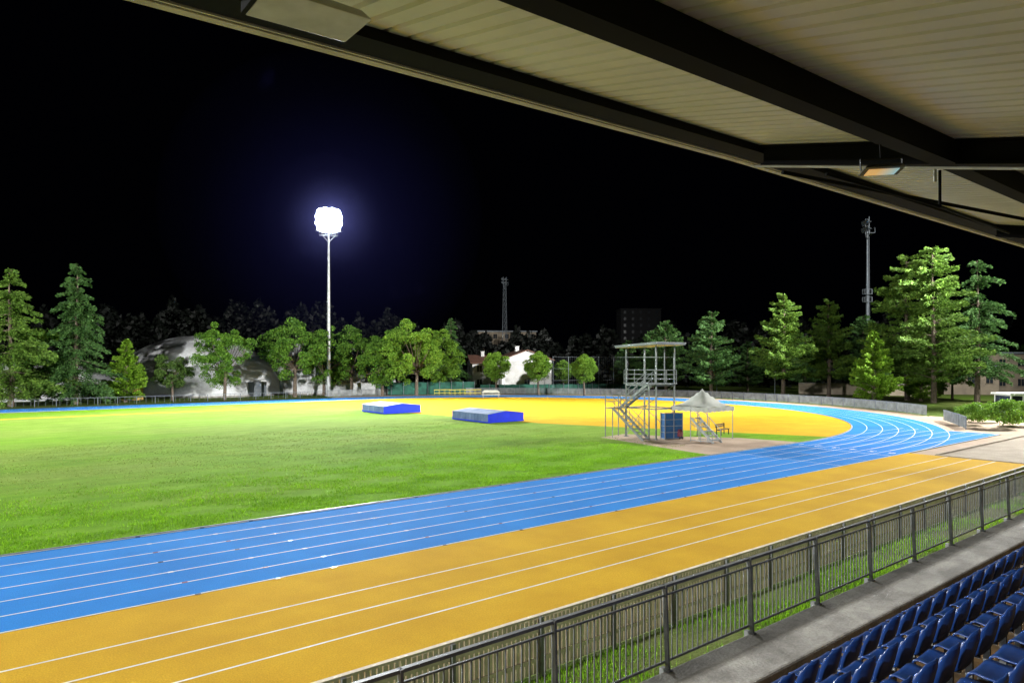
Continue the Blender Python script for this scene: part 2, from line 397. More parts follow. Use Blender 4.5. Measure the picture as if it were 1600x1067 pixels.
for s in (-1.0,9.15,19.3,29.4):
    g=MB()
    for a,b in ((-2.9,2.99),(3.21,5.5)):
        for w,t,bt in ((.2,-.006,-.03),(.03,-.03,-.27),(.20,-.27,-.30)):
            g.hexa([(s-w/2,a,H(s,a)+bt),(s+w/2,a,H(s,a)+bt),(s+w/2,b,H(s,b)+bt),(s-w/2,b,H(s,b)+bt),(s-w/2,a,H(s,a)+t),(s+w/2,a,H(s,a)+t),(s+w/2,b,H(s,b)+t),(s-w/2,b,H(s,b)+t)])
    g.obj('rafter','beam',rf)
g=MB(); 
g.rod((8.9,5.5,H(9,5.5)-.34),(8.9,-1,H(9,-1)-.42),.016)
g.rod((9.6,3.4,H(9,3.4)-.42),(9.6,3.4,H(9,3.4)-.02),.02)
g.obj('tie_pipe','lightpanel',rf)
g=MB(); g.rod((11.2,3.9,H(11,3.9)-.02),(11.2,3.9,H(11,3.9)-.55),.022); g.rod((11.2,3.9,H(11,3.9)-.55),(18,4.9,H(18,4.9)-.3),.022); g.rod((9.2,4.6,H(9.2,4.6)-.4),(11.2,3.9,H(11,3.9)-.55),.022)
g.rod((9.3,5.3,H(9.3,5.3)-.36),(15,3.1,H(15,3.1)-.42),.03)
g.obj('brace_rod','beam',rf)
lr=root('roof_floodlight',(2.0,4.95,8.50),'pale grey floodlight housing fixed under the roof edge','lamp')
g=MB(); g.hexa([(-.38,-.24,-.03),(.42,-.24,-.0),(.42,.24,.0),(-.38,.24,-.03),(-.32,-.18,.07),(.36,-.18,.08),(.36,.18,.08),(-.32,.18,.07)]); g.obj('housing','lightpanel',lr,bevel=.01)
g=MB(); g.b2(-.42,-.385,-.2,.2,-.04,.2); g.obj('bracket','beam',lr)
lr=root('hanging_floodlight',(7.0,2.95,7.80),'small dark floodlight hanging from the beam, warm reflection painted on its lens','lamp',rot=math.radians(-38.7))
lr.scale=(.76,.76,.76); lr.rotation_euler=(math.radians(-10),0,math.radians(-50))
g=MB(); g.hexa([(-.24,-.17,-.06),(.24,-.17,-.06),(.24,.17,-.03),(-.24,.17,-.03),(-.2,-.12,.0),(.2,-.12,.0),(.18,.14,.06),(-.18,.14,.06)]); g.obj('housing','black',lr,bevel=.01)
g=MB(); g.hexa([(-.18,-.10,-.066),(.18,-.10,-.066),(.18,.12,-.046),(-.18,.12,-.046),(-.18,-.10,-.058),(.18,-.10,-.058),(.18,.12,-.038),(-.18,.12,-.038)]); g.obj('lens','lens',lr)
g=MB(); g.b2(-.252,-.243,-.02,.02,-.03,.12); g.b2(.243,.252,-.02,.02,-.03,.12); g.b2(-.25,.25,-.02,.02,.12,.13); g.rod((0,0,.12),(0,0,.32),.012); g.obj('bracket','beam',lr)
l=bpy.data.lights.new('stand_fill_light','AREA'); l.energy=10; l.size=.2; l.color=(1,.86,.66)  # soft fill added below the hanging lamp to lift seats and floor
o=bpy.data.objects.new('stand_fill_light',l); COL.objects.link(o); o.location=(7.0,2.92,7.70)
# ------------------------------------------------------------------ tower
TS='towersteel'
tx,ty=42.3,35.3
tw=root('observation_tower',(tx,ty,0),'galvanised steel judging tower with switchback stairs and flat roof','tower')
g=MB()
for a in (-1.1,1.1):
    for b in (-1.5,1.5): g.bar((a,b,0),(a,b,7.15),.1,.1); g.box((a,b,.02),(.3,.3,.04))
g.bar((-.1,-1.5,4.35),(-.1,-1.5,7.15),.06,.06)
for zz in (2.3,4.1):
    for a in (-1.1,1.1): g.bar((a,-1.5,zz),(a,1.5,zz),.07,.1)
    for b in (-1.5,1.5): g.bar((-1.1,b,zz),(1.1,b,zz),.07,.1)
for a in (-1.1,1.1): g.bar((a,-1.5,6.3),(a,1.5,6.3),.04,.04)
g.bar((1.1,-1.5,.2),(1.1,1.5,2.25),.04,.04); g.bar((1.1,1.5,2.3),(1.1,-1.5,4.1),.04,.04); g.bar((-1.1,1.5,.2),(1.1,1.5,2.25),.04,.04)
g.obj('frame',TS,tw)
g=MB(); g.b2(-1.25,1.25,-1.65,1.65,4.19,4.26); g.obj('deck',TS,tw)
g=MB()
for zz in (4.6,4.95,5.3):
    for a in (-1.22,1.22): g.bar((a,-1.6,zz),(a,1.6,zz),.035,.035)
    for b in (-1.62,1.62): g.bar((-1.2,b,zz),(1.2,b,zz),.035,.035)
for a in (-1.22,0,1.22):
    for b in (-1.62,1.62): g.bar((a,b,4.26),(a,b,5.3),.035,.035)
for b in (-.55,.55):
    for a in (-1.22,1.22): g.bar((a,b,4.26),(a,b,5.3),.035,.035)
g.obj('guard_rail',TS,tw)
g=MB(); g.hexa([(-1.8,-2.05,7.24),(1.8,-2.05,7.24),(1.8,2.05,7.12),(-1.8,2.05,7.02),(-1.85,-2.1,7.44),(1.85,-2.1,7.44),(1.85,2.1,7.3),(-1.85,2.1,7.22)])
g.obj('roof','matgrey',tw,bevel=.02)
g=MB()
def flight(g,xc,w,y0,z0,y1,z1,n):
    for sx in (-w/2,w/2): g.bar((xc+sx,y0,z0),(xc+sx,y1,z1),.05,.2)
    for i in range(n):
        f=(i+.6)/n; g.box((xc,y0+(y1-y0)*f,z0+(z1-z0)*f),(w-.06,.27,.04))
    for sx in (-w/2,w/2):
        for hh in (.5,.95): g.bar((xc+sx,y0,z0+hh),(xc+sx,y1,z1+hh),.035,.035)
        for f in (.05,.35,.65,.95): 
            yy=y0+(y1-y0)*f; zz=z0+(z1-z0)*f; g.bar((xc+sx,yy,zz),(xc+sx,yy,zz+.95),.035,.035)
flight(g,-2.3,.75,-1.6,0,1.5,2.3,10); flight(g,-1.55,.72,1.5,2.3,-1.3,4.22,9)
g.b2(-2.7,-1.15,1.5,2.3,2.26,2.33)
for a in (-2.68,-1.18):
    for b in (1.52,2.28): g.bar((a,b,0),(a,b,3.3 if b>2 else 2.3),.06,.06)
for zz in (2.8,3.3):
    g.bar((-2.68,2.28,zz),(-1.18,2.28,zz),.035,.035); g.bar((-2.68,1.52,zz),(-2.68,2.28,zz),.035,.035)
g.bar((-1.92,-1.5,0),(-1.92,-1.5,4.2),.08,.08)
g.b2(-1.95,-1.26,-1.62,-1.2,4.19,4.25)
g.obj('staircase',TS,tw)
def cabinet(loc,w,h,rot,lab):
    cb=root('equipment_cabinet',loc,lab,'cabinet',rot=rot)
    g=MB(); g.b2(-w,w,-.3,.3,.08,h); g.obj('body','boxblue',cb)
    g=MB()
    for a in (-w-.02,0,w+.02): g.b2(a-.025,a+.025,-.34,-.302,0,h+.05)
    for i in range(5): zz=.06+(h-.06)*i/4; g.b2(-w-.04,w+.04,-.35,-.303,zz-.02,zz+.02); g.b2(-w-.04,-w-.005,-.3,.3,zz-.02,zz+.02)
    g.b2(-w-.04,-w-.01,.26,.34,0,h+.05); g.obj('frame','galv',cb)
cabinet((tx+.2,ty-1.95,0),.75,2.0,-.35,'tall blue mesh cabinet with steel frame at the tower base')
# gazebo
gz=root('gazebo_tent',(44.8,32.2,0),'white pitched gazebo canopy on thin steel legs','tent')
g=MB(); n=13; hw=1.7; vs=[]; fs=[]
for i in range(n):
    for j in range(n):
        x=-1+2*i/(n-1); y=-1+2*j/(n-1); r=max(abs(x),abs(y)); rd=min(1,math.hypot(x,y))
        zz=2.5+1.35*(1-(.75*r+.25*rd))**1.35-.06*math.cos(x*y*6)*(r>.9)
        vs.append((x*hw,y*hw,zz))
for i in range(n-1):
    for j in range(n-1): a=i*n+j; fs.append((a,a+n,a+n+1,a+1))
g.add(vs,fs)
for sx,sy in ((1,0),(-1,0),(0,1),(0,-1)):
    m_=25
    vs=[];fs=[]
    for k in range(m_):
        t=-1+2*k/(m_-1)
        p=(sx*hw*1.002,t*hw) if sx else (t*hw,sy*hw*1.002)
        q=(p[0]*1.01,p[1]*1.01)
        vs+= [(p[0],p[1],2.5),(q[0],q[1],2.20-.06*abs(math.sin(k*math.pi/4)))]
    for k in range(m_-1): fs.append((2*k,2*k+1,2*k+3,2*k+2))
    g.add(vs,fs)
g.obj('canopy','tent',gz,smooth=True)
for a in (-1,1):
    for b in (-1,1):
        q=MB(); q.rod((a*1.62,b*1.62,0),(a*1.62,b*1.62,2.5),.035); q.box((a*1.62,b*1.62,.02),(.16,.16,.03)); q.obj('leg','galv',gz)
g=MB()
for a in (-1,1):
    g.bar((a*1.62,-1.62,2.42),(a*1.62,1.62,2.42),.03,.03); g.bar((-1.62,a*1.62,2.42),(1.62,a*1.62,2.42),.03,.03)
g.obj('frame','galv',gz)
def steps(loc,sc,lab):
    st=root('starter_steps',loc,lab,'steps'); st.scale=(sc,sc,sc)
    g=MB()
    for sx in (-.5,.5): g.bar((sx,-1.1,0),(sx,.9,1.75),.05,.18)
    for i in range(6): g.box((0,-1.0+i*.36,.25+i*.29),(.98,.32,.05))
    g.obj('step','galv',st)
    g=MB()
    for sx in (-.52,.52):
        g.bar((sx,-1.0,.9),(sx,.9,2.6),.04,.04); g.bar((sx,.9,0),(sx,.9,2.6),.05,.05); g.bar((sx,-1,0),(sx,-1,.95),.04,.04); g.bar((sx,0,0),(sx,0,1.75),.04,.04); g.bar((sx,-1,.1),(sx,.9,.1),.05,.05); g.bar((sx,-1,.1),(sx,.9,1.4),.04,.04)
    g.obj('handrail','galv',st)
steps((42.9,30.6,0),1,'grey steel starter podium with steps and handrails')
bn=root('park_bench',(48.3,32.7,0),'dark wooden bench beside the gazebo','bench',rot=.2)
g=MB()
for i in range(3): g.box((0,-.15+i*.14,.45),(1.8,.11,.04))
g.obj('seat','wood',bn)
g=MB(); g.box((0,.28,.68),(1.8,.03,.11)); g.box((0,.3,.83),(1.8,.03,.11)); g.obj('backrest','wood',bn)
for a in (-.75,.75):
    q=MB(); q.b2(a-.03,a+.03,-.18,-.12,0,.43); q.b2(a-.03,a+.03,.2,.26,0,.9); q.b2(a-.03,a+.03,-.12,.2,.38,.42); q.obj('leg','black',bn)
o_=root('equipment_trolley',(42.9,32.9,0),'dark red wheeled timing equipment trolley beneath the gazebo','trolley'); o_.scale=(.8,.8,.8)
g=MB(); g.b2(-.25,.25,-.2,.2,.25,.8); g.b2(-.2,.2,-.15,.15,.82,.95); g.obj('body','red',o_,bevel=.03)
for a in (-.2,.2):
    q=MB(); q.rod((a,-.22,.12),(a,-.17,.12),.12,n=12); q.obj('wheel','black',o_)
g=MB(); g.rod((-.2,.2,.3),(-.2,.35,1.15),.02); g.rod((.2,.2,.3),(.2,.35,1.15),.02); g.rod((-.2,.35,1.15),(.2,.35,1.15),.02); g.obj('handle','black',o_)
# high jump shelters
def hj(loc,w,l,lab):
    r=root('landing_mat_shelter',loc,lab,'mat cover',group='high jump mat shelters')
    hw,s1,pk=w/2,.86,1.12
    for sg in (-1,1):
        g=MB(); g.b2(sg*hw,sg*(hw-.06),-l/2+.06,l/2-.06,.12,s1)
        for i in range(12):
            yy=-l/2+.3+i*(l-.6)/11; g.b2(sg*(hw+.03),sg*(hw-.01),yy-.03,yy+.03,.13,s1-.01)
        g.obj('side_wall','matside',r)
    for sg in (-1,1):
        q=MB(); y=sg*l/2; y2=y-sg*.05
        a,b=(y,y2) if sg<0 else (y2,y)
        pr=[(-hw,.1),(hw,.1),(hw,s1),(0,pk),(-hw,s1)]
        vs=[(x,a,z_) for x,z_ in pr]+[(x,b,z_) for x,z_ in pr]
        q.add(vs,[(0,1,2,3,4),(9,8,7,6,5)]+[(i,i+5,(i+1)%5+5,(i+1)%5) for i in range(5)])
        q.obj('end_panel','matblue',r)
    g=MB()
    for sg in (-1,1):
        g.hexa([(0,-l/2-.04,pk+.004),(sg*(hw+.05),-l/2-.04,s1-.0),(sg*(hw+.05),l/2+.04,s1-.0),(0,l/2+.04,pk+.004),(0,-l/2-.04,pk+.03),(sg*(hw+.05),-l/2-.04,s1+.03),(sg*(hw+.05),l/2+.04,s1+.03),(0,l/2+.04,pk+.03)])
    g.obj('roof','matroof',r)
    g=MB()
    g.b2(-hw-.05,hw+.05,-l/2-.05,-l/2-.002,.04,.14); g.b2(-hw-.05,-hw-.032,-l/2,l/2,.04,.14,0)
    for a in (-hw+.3,0,hw-.3):
        for b in (-l/2,l/2): g.rod((a,b-.03,.08),(a,b+.03,.08),.08,n=10)
    g.obj('base_frame','matblue',r)
hj((41.6,55.9,.0),4.4,6.2,'low gabled mat shelter with bright blue end beside the ochre area')
hj((39.6,72.4,.0),4.8,5.4,'low gabled mat shelter with bright blue end on the grass')
# ------------------------------------------------------------------ masts
def floodmast(loc,h,name,lab,lit,rackw,rackh,nx,nz,face,pole='galv',plat=None,lattice=False,r0=.38):
    r=root(name,loc,lab,'floodlight mast',rot=face,group='stadium floodlight masts')
    g=MB()
    if lattice:
        for i in range(3):
            a=2*math.pi*i/3; p=(1.1*math.cos(a),1.1*math.sin(a),0); q=(.45*math.cos(a),.45*math.sin(a),h); g.rod(p,q,.09,.06,6)
        nseg=18
        for k in range(nseg):
            f0,f1=k/nseg,(k+1)/nseg
            for i in range(3):
                a=2*math.pi*i/3; b=2*math.pi*(i+1)/3; R0=1.1-.65*f0; R1=1.1-.65*f1
                g.rod((R0*math.cos(a),R0*math.sin(a),h*f0),(R1*math.cos(b),R1*math.sin(b),h*f1),.035,n=4)
                g.rod((R1*math.cos(a),R1*math.sin(a),h*f1),(R1*math.cos(b),R1*math.sin(b),h*f1),.035,n=4)
    else:
        g.rod((0,0,0),(0,0,h*.5),r0,r0*.72,14); g.rod((0,0,h*.5),(0,0,h),r0*.72,r0*.42,14); g.rod((0,0,0),(0,0,.25),r0*1.8,n=14)
        g.rod((.0,r0+.12,1),(0,r0*.45+.15,h-1),.03,n=4)
    g.obj('pole',pole,r)
    g=MB(); zb=h
    for i in range(nz):
        zz=zb+.5+i*(rackh/nz); g.bar((-rackw/2,0,zz-.35),(rackw/2,0,zz-.35),.12,.12)
    for a in (-rackw*.25,rackw*.25): g.bar((a,0,zb-.6),(a,0,zb+rackh),.12,.12)
    g.bar((-rackw*.3,0,zb-.6),(rackw*.3,0,zb-.6),.12,.12); g.rod((0,0,h-1.8),(-rackw*.25,0,zb-.6),.07); g.rod((0,0,h-1.8),(rackw*.25,0,zb-.6),.07)
    g.b2(-rackw*.35,rackw*.35,.1,.9,zb-.62,zb-.55)
    for a in (-rackw*.35,rackw*.35): g.bar((a,.9,zb-.6),(a,.9,zb+.4),.05,.05)
    g.bar((-rackw*.35,.9,zb+.4),(rackw*.35,.9,zb+.4),.05,.05)
    g.obj('rack',pole,r)
    if plat:
        g=MB()
        for zz in plat:
            g.rod((0,0,zz),(0,0,zz+.08),.9,n=12)
            for i in range(8):
                a=math.pi*i/4; g.bar((.88*math.cos(a),.88*math.sin(a),zz),(.88*math.cos(a),.88*math.sin(a),zz+1),.05,.05); b=a+math.pi/4
                g.bar((.88*math.cos(a),.88*math.sin(a),zz+1),(.88*math.cos(b),.88*math.sin(b),zz+1),.05,.05)
        g.obj('platform',pole,r)
    for i in range(nx):
        for k in range(nz):
            x=-rackw/2+rackw*(i+.5)/nx; zz=zb+.5+k*(rackh/nz)
            if lit and i in (0,nx-1) and k in (0,nz-1): x*=.82; zz+=(.22 if k==0 else -.22)
            g=MB(); R=min(rackw/nx,rackh/nz)*(.58 if lit else .46)
            g.rod((0,-.12,0),(0,-.5+.06*((i+k)%2),-.12),R*.45,R,16); lamp=g.obj('floodlight',pole,r); lamp.location=(x,0,zz)
            if lit:
                g=MB(); y_=-.5+.06*((i+k)%2); g.rod((0,y_,-.12),(0,y_-.03,-.13),R*.99,n=16); q=g.obj('lens','lit',lamp)
    return r
def facing(p,tgt): d=Vector(tgt)-Vector(p); return math.atan2(d.y,d.x)+math.pi/2
CT=(10,50,0)
F1=at(-.2685,119); 
floodmast(F1,28.6,'floodlight_mast','tall galvanised floodlight mast with a lit lamp cluster',True,4.4,4.2,4,4,facing(F1,(15,30,0)))
p=at(.5205,132); floodmast(p,31.2,'floodlight_mast','tall dull floodlight mast with unlit lamps and a maintenance platform',False,4.4,2.6,4,2,facing(p,(20,200,0)),'dimsteel',plat=(17.5,19))
p=at(-.0105,205); floodmast(p,29.5,'floodlight_mast','distant lattice floodlight mast, unlit',False,2.0,2.0,2,2,facing(p,(150,250,0)),'dimsteel',lattice=True)
NL=Vector((-76,14,0)); NR=Vector((110,12,0)); FL=Vector((-46,116,0))
def spot(pos,tgt,P,ang,par,col=(1,.985,.95)):
    l=bpy.data.lights.new('floodlight_beam','SPOT'); l.energy=P; l.spot_size=math.radians(ang); l.spot_blend=.6; l.shadow_soft_size=1.6; l.color=col
    o=bpy.data.objects.new('floodlight_beam',l); COL.objects.link(o)
    d=(Vector(tgt)-Vector(pos)); o.rotation_euler=d.to_track_quat('-Z','Y').to_euler(); o.location=pos
    return o
for b_,nm in ((NL,'near'),(NR,'near'),(FL,'far')):
    floodmast(b_,28.6,'floodlight_mast','tall galvanised floodlight mast with a lit lamp cluster',True,4.4,4.2,4,3,facing(b_,CT))
def off(b,tgt,d=1.6): v=(Vector((tgt[0],tgt[1],0))-b); v.z=0; v.normalize(); q=b+v*d; q.z=31; return q
spot(off(NL,(15,25)),(14,16,0),400000,95,None)
spot(off(NL,(5,110)),(2,114,8),1050000,58,None)
spot(off(NR,(25,35)),(18,25,0),390000,100,None)
spot(off(NR,(60,115)),(55,118,8),700000,72,None)
spot(off(NR,(115,45)),(122,50,8),190000,90,None)
spot(off(F1,(15,30)),(18,20,0),390000,120,None,(.95,.98,1))
spot(off(FL,(10,40)),(12,18,0),200000,95,None,(.95,.98,1))
# thin mist volumes, added to imitate lens glow on the far lamps
def halo(R,dens,col,lab):
    mm=bpy.data.materials.new('lamp_halo'); mm.use_nodes=True; nt=mm.node_tree; nt.nodes.clear()
    out=nt.nodes.new('ShaderNodeOutputMaterial'); vs_=nt.nodes.new('ShaderNodeVolumeScatter'); vs_.inputs['Color'].default_value=(*col,1); vs_.inputs['Density'].default_value=dens
    nt.links.new(vs_.outputs[0],out.inputs['Volume'])
    g=MB(); vs=[];fs=[]
    for j in range(17):
        for i in range(32):
            ph=-math.pi/2+math.pi*j/16; th=2*math.pi*i/32; vs.append((R*math.cos(ph)*math.cos(th),R*math.cos(ph)*math.sin(th),R*math.sin(ph)))
    for j in range(16):
        for i in range(32): fs.append((j*32+i,j*32+(i+1)%32,(j+1)*32+(i+1)%32,(j+1)*32+i))
    g.add(vs,fs); o=g.obj('lamp_halo',mm); o.location=(F1.x,F1.y,31); o['kind']='stuff'; o['label']=lab; o['category']='halo'
halo(27,.00009,(.20,.20,1),'added faint blue mist around the lit mast')
halo(11,.00020,(.35,.38,1),'added denser blue mist close to the lit lamps')
# ------------------------------------------------------------------ bend fence & far fences
def slatfence(pts,h,pitch,w,name,lab,m1='greyfence',m2='dimsteel',post=2.5):
    r=root(name,(0,0,0),lab,'fence'); g=MB(); g2=MB(); acc=0; pp=[]
    for (x0,y0),(x1,y1) in zip(pts[:-1],pts[1:]):
        L=math.hypot(x1-x0,y1-y0); a=math.atan2(y1-y0,x1-x0); n=max(1,int(L/pitch))
        for i in range(n):
            f=(i+.5)/n; g.box((x0+(x1-x0)*f,y0+(y1-y0)*f,h/2+.03),(w,.03,h-.1),0,a)
        g2.bar((x0,y0,h),(x1,y1,h),.07,.06); acc+=L
        while acc>post: acc-=post; pp.append((x1,y1))
    g.obj('fence_slats',m1,r); g2.obj('fence_rail',m2,r)
    q=MB(); q.b2(-.04,.04,-.04,.04,0,h+.05); p0=None
    for (x,y) in pp[:95]:
        if p0 is None: p0=q.obj('post',m2,r); p=p0
        else: p=p0.copy(); COL.objects.link(p); p.parent=r
        p.location=(x,y,0)
    return r
bend=[(S1+47.4*math.cos(a),DC+47.4*math.sin(a)) for a in np.linspace(math.radians(-43),math.radians(90),56)]
slatfence(bend,1.15,.22,.15,'bend_fence','low grey slatted fence curving around the track bend')
far=[(S1-2.4*i,DC+47.4) for i in range(0,34)]
slatfence(far,1.0,.6,.025,'far_fence','thin grey fence along the far straight','dimsteel','dimsteel')
def wallthing(p,q,h,th,name,lab,cat,mk,capm=None):
    p=Vector(p);q=Vector(q); r=root(name,(p.x,p.y,0),lab,cat); d=q-p; d.z=0
    g=MB(); g.bar((0,0,h/2),(d.x,d.y,h/2),th,h); g.obj('wall',mk,r)
    g=MB(); g.bar((0,0,h+.06),(d.x,d.y,h+.06),th+.1,.1); g.obj('coping',capm or 'concrete',r); return r
def meshfence(p,q,h,name,lab,mk,np_=8):
    p=Vector(p);q=Vector(q); r=root(name,(p.x,p.y,0),lab,'fence'); d=q-p; d.z=0; n=int(d.length/.8); nrm=Vector((-d.y,d.x,0)).normalized()
    g=MB(); vs=[];fs=[]
    for i in range(n+1):
        f=i/n; o_=nrm*.06*math.sin(i*1.7); b=d*f+o_; vs+=[(b.x,b.y,.1),(b.x,b.y,h-.1+.05*math.sin(i*2.3))]
    for i in range(n): fs.append((2*i,2*i+2,2*i+3,2*i+1))
    g.add(vs,fs); g.obj('screen',mk,r)
    for i in range(np_+1):
        q_=MB(); b=d*(i/np_)-nrm*.12; q_.rod((b.x,b.y,0),(b.x,b.y,h+.1),.05,n=6); q_.obj('post','dimsteel',r)
    return r
meshfence(at(-.195,121),at(-.055,126),2.4,'screen_fence','dark green windscreen fence beyond the track','greencloth')
meshfence(at(-.055,128),at(.20,134),1.8,'screen_fence','dark green windscreen fence beyond the track','greencloth',12)
wallthing(at(-.80,98),at(-.56,112),2.3,.25,'boundary_wall','dirty white boundary wall behind the conifers','wall','dome')
wallthing(at(-.30,124),at(-.2,128),2.0,.25,'boundary_wall','pale boundary wall behind the trees','wall','dome')
wallthing(at(.42,128),at(.62,118),2.0,.25,'boundary_wall','dim beige boundary wall behind the pines','wall','beige')
sh=root('garden_shed',at(-.556,107),'small ochre shed with flat roof beside the dome','shed',rot=-.6)
g=MB(); g.b2(-1.2,1.2,-1,1,0,2.3); g.obj('wall','ochre',sh); g=MB(); g.b2(-1.4,1.4,-1.2,1.2,2.303,2.45); g.obj('roof','dimsteel',sh); g=MB(); g.b2(-.4,.4,-1.04,-1.003,0,2); g.obj('door','paledoor',sh)
def dome(loc,a,b,h,rot,lab):
    r=root('sports_dome',loc,lab,'dome',rot=rot,group='white sports hall domes')
    g=MB(); nu,nv=64,24; vs=[];fs=[]
    for j in range(nv+1):
        ph=math.pi/2*j/nv
        for i in range(nu):
            th=2*math.pi*i/nu
            cx=math.copysign(abs(math.cos(th))**.75,math.cos(th)); cy=math.copysign(abs(math.sin(th))**.75,math.sin(th))
            k=max(0,math.cos(ph))
            vs.append((a*cx*k,b*cy*k,h*math.sin(ph)))
    for j in range(nv):
        for i in range(nu): p=j*nu+i; q=j*nu+(i+1)%nu; fs.append((p,q,q+nu,p+nu))
    g.add(vs,fs); g.obj('membrane','dome',r,smooth=True)
    g=MB(); g.b2(-1.3,1.3,-b-1.2,-b+1.0,0,2.5); g.obj('entrance','dimsteel',r)
    g=MB()
    for i in range(40):
        t0=2*math.pi*i/40; t1=2*math.pi*(i+1)/40
        f=lambda t:(a*1.01*math.copysign(abs(math.cos(t))**.75,math.cos(t)),b*1.01*math.copysign(abs(math.sin(t))**.75,math.sin(t)),.12)
        g.bar(f(t0),f(t1),.3,.3)
    g.obj('base_beam','concrete',r)
    return r
dome(at(-.463,128),11.6,17,10.8,.35,'white membrane sports dome with stains beyond the trees')
dome(at(-.29,140),13.5,17,10,.35,'white membrane sports dome mostly hidden by trees')
dome(at(-.70,128),12,17,6.5,.35,'low white membrane sports dome behind conifers')
# ------------------------------------------------------------------ buildings
def building(loc,rot,w,d,h,name,lab,wallm,roofm,gable=0,rows_=2,cols=4,side=2,door=False):
    r=root(name,loc,lab,'building',rot=rot)
    g=MB(); g.b2(-w/2,w/2,-d/2,d/2,0,h)
    if gable:
        for x in (-w/2,w/2-.2):
            vs=[(x,-d/2,h+.001),(x,d/2,h+.001),(x,0,h+gable),(x+.2,-d/2,h+.001),(x+.2,d/2,h+.001),(x+.2,0,h+gable)]
            g.add(vs,[(0,2,1),(3,4,5),(0,3,5,2),(1,2,5,4),(0,1,4,3)])
    g.obj('wall',wallm,r)
    g=MB()
    if gable:
        e=.5
        for sg in (-1,1):
            zz=h-gable*e/(d/2)
            g.hexa([(-w/2-e,sg*(d/2+e),zz+.02),(w/2+e,sg*(d/2+e),zz+.02),(w/2+e,0,h+gable+.02),(-w/2-e,0,h+gable+.02),(-w/2-e,sg*(d/2+e),zz+.2),(w/2+e,sg*(d/2+e),zz+.2),(w/2+e,0,h+gable+.2),(-w/2-e,0,h+gable+.2)])
    else: g.b2(-w/2-.35,w/2+.35,-d/2-.35,d/2+.35,h+.003,h+.35)
    rf_=g.obj('roof',roofm,r)
    if gable:
        g=MB(); g.b2(-w*.2-.35,-w*.2+.35,-.9,-.2,h+gable*.5,h+gable+.9); g.b2(-w*.2-.45,-w*.2+.45,-1.0,-.1,h+gable+.903,h+gable+1.0); g.obj('chimney',wallm,rf_)
    hs=h/rows_
    def win(x,y,z_,wx,wy,wz):
        g=MB(); g.box((x,y,z_),(wx,wy,wz)); q=g.obj('window','window',r)
        g=MB(); 
        if wx>wy: g.box((x,y,z_-wz/2-.06),(wx+.3,wy+.14,.1)); g.box((x,y-.03 if y<0 else y+.03,z_),(.06,wy,wz)); 
        else: g.box((x,y,z_-wz/2-.06),(wx+.14,wy+.3,.1)); g.box((x-.03 if x<0 else x+.03,y,z_),(wx,.06,wz))
        g.obj('frame',wallm,q)
    for k in range(rows_):
        for i in range(cols): win(-w/2+w*(i+.5)/cols,-d/2-.02,hs*k+hs*.55,1.1,.06,1.35)
        for i in range(side):
            win(-w/2-.02,-d/2+d*(i+.5)/side,hs*k+hs*.55,.06,1.1,1.35)
            win(w/2+.02,-d/2+d*(i+.5)/side,hs*k+hs*.55,.06,1.1,1.35)
    if door: g=MB(); g.b2(-.5,.5,-d/2-.1,-d/2-.052,0,2.1); g.obj('door','wood',r)
    return r
va=math.radians(-38.7)
building(at(-.032,150),va+.2,9,8,5.8,'country_house','white two-storey house with brown tiled gable roof','white','redroof',1.5,2,3,1,True)
building(at(.014,143),va-1.3,8,10.5,6.4,'country_house','bright white gable-ended house behind round pines','white','redroof',1.9,2,2,1)
building(at(-.01,215),va+.1,18,12,15.2,'apartment_block','dim flat-roofed apartment block behind the houses','clubwall','dimsteel',0,5,5,3)
building(at(.185,330),va,19,14,31,'apartment_block','distant apartment tower, coloured night-dark, above the trees','faint','faint',0,10,5,3)
building(at(.735,135),va-.1,20,10,7.5,'clubhouse','beige two-storey clubhouse with flat roof','clubwall','dimsteel',0,2,6,2)
building(at(.66,128),va-.2,9,7,5,'clubhouse','low beige clubhouse annexe','clubwall','dimsteel',0,1,3,1)
kk=root('glass_kiosk',at(.745,74),'white framed glass ticket kiosk with flat roof','kiosk',rot=va)
g=MB()
for a in (-1.9,-.6,.6,1.9):
    for b in (-1.2,1.2): g.b2(a-.06,a+.06,b-.06,b+.06,0,2.4)
for zz in (.05,1.0,2.35):
    for b in (-1.2,1.2): g.b2(-1.84,1.84,b-.04,b+.04,zz-.04,zz+.04)
    for a in (-1.9,1.9): g.b2(a-.04,a+.04,-1.14,1.14,zz-.04,zz+.04)
g.obj('frame','white',kk)
g=MB(); g.b2(-1.84,1.84,-1.19,-1.17,.05,.95); g.b2(-1.91,-1.89,-1.14,1.14,.05,.95); g.obj('wall','matgrey',kk)
g=MB(); g.b2(-1.84,1.84,-1.185,-1.175,1.05,2.3); g.b2(-1.905,-1.895,-1.14,1.14,1.05,2.3); g.obj('window','window',kk)
g=MB(); g.b2(-2.2,2.2,-1.5,1.5,2.42,2.6); g.obj('roof','white',kk)
hr=root('track_hurdle',at(-.11,121),'yellow topped training hurdle standing beyond the track','hurdle',group='row of yellow hurdles')
g=MB(); g.b2(-.6,.6,-.02,.02,.95,1.07); g.obj('crossbar','yellow',hr)
g=MB()
for a in (-.55,.55): g.b2(a-.02,a+.02,-.05,-.022,.03,1.0); g.b2(a-.02,a+.02,-.05,.6,0,.03)
g.b2(-.53,.53,-.05,-.025,.4,.5); g.obj('frame','yellow',hr)
for i in range(1,9): copy_thing(hr,at(-.11+i*.0075,121+(i%3)*.6),va+random.uniform(-.1,.1))
tb=root('covered_trolley',at(-.031,113),'white covered equipment trolley at the field edge','trolley',rot=va+.1)
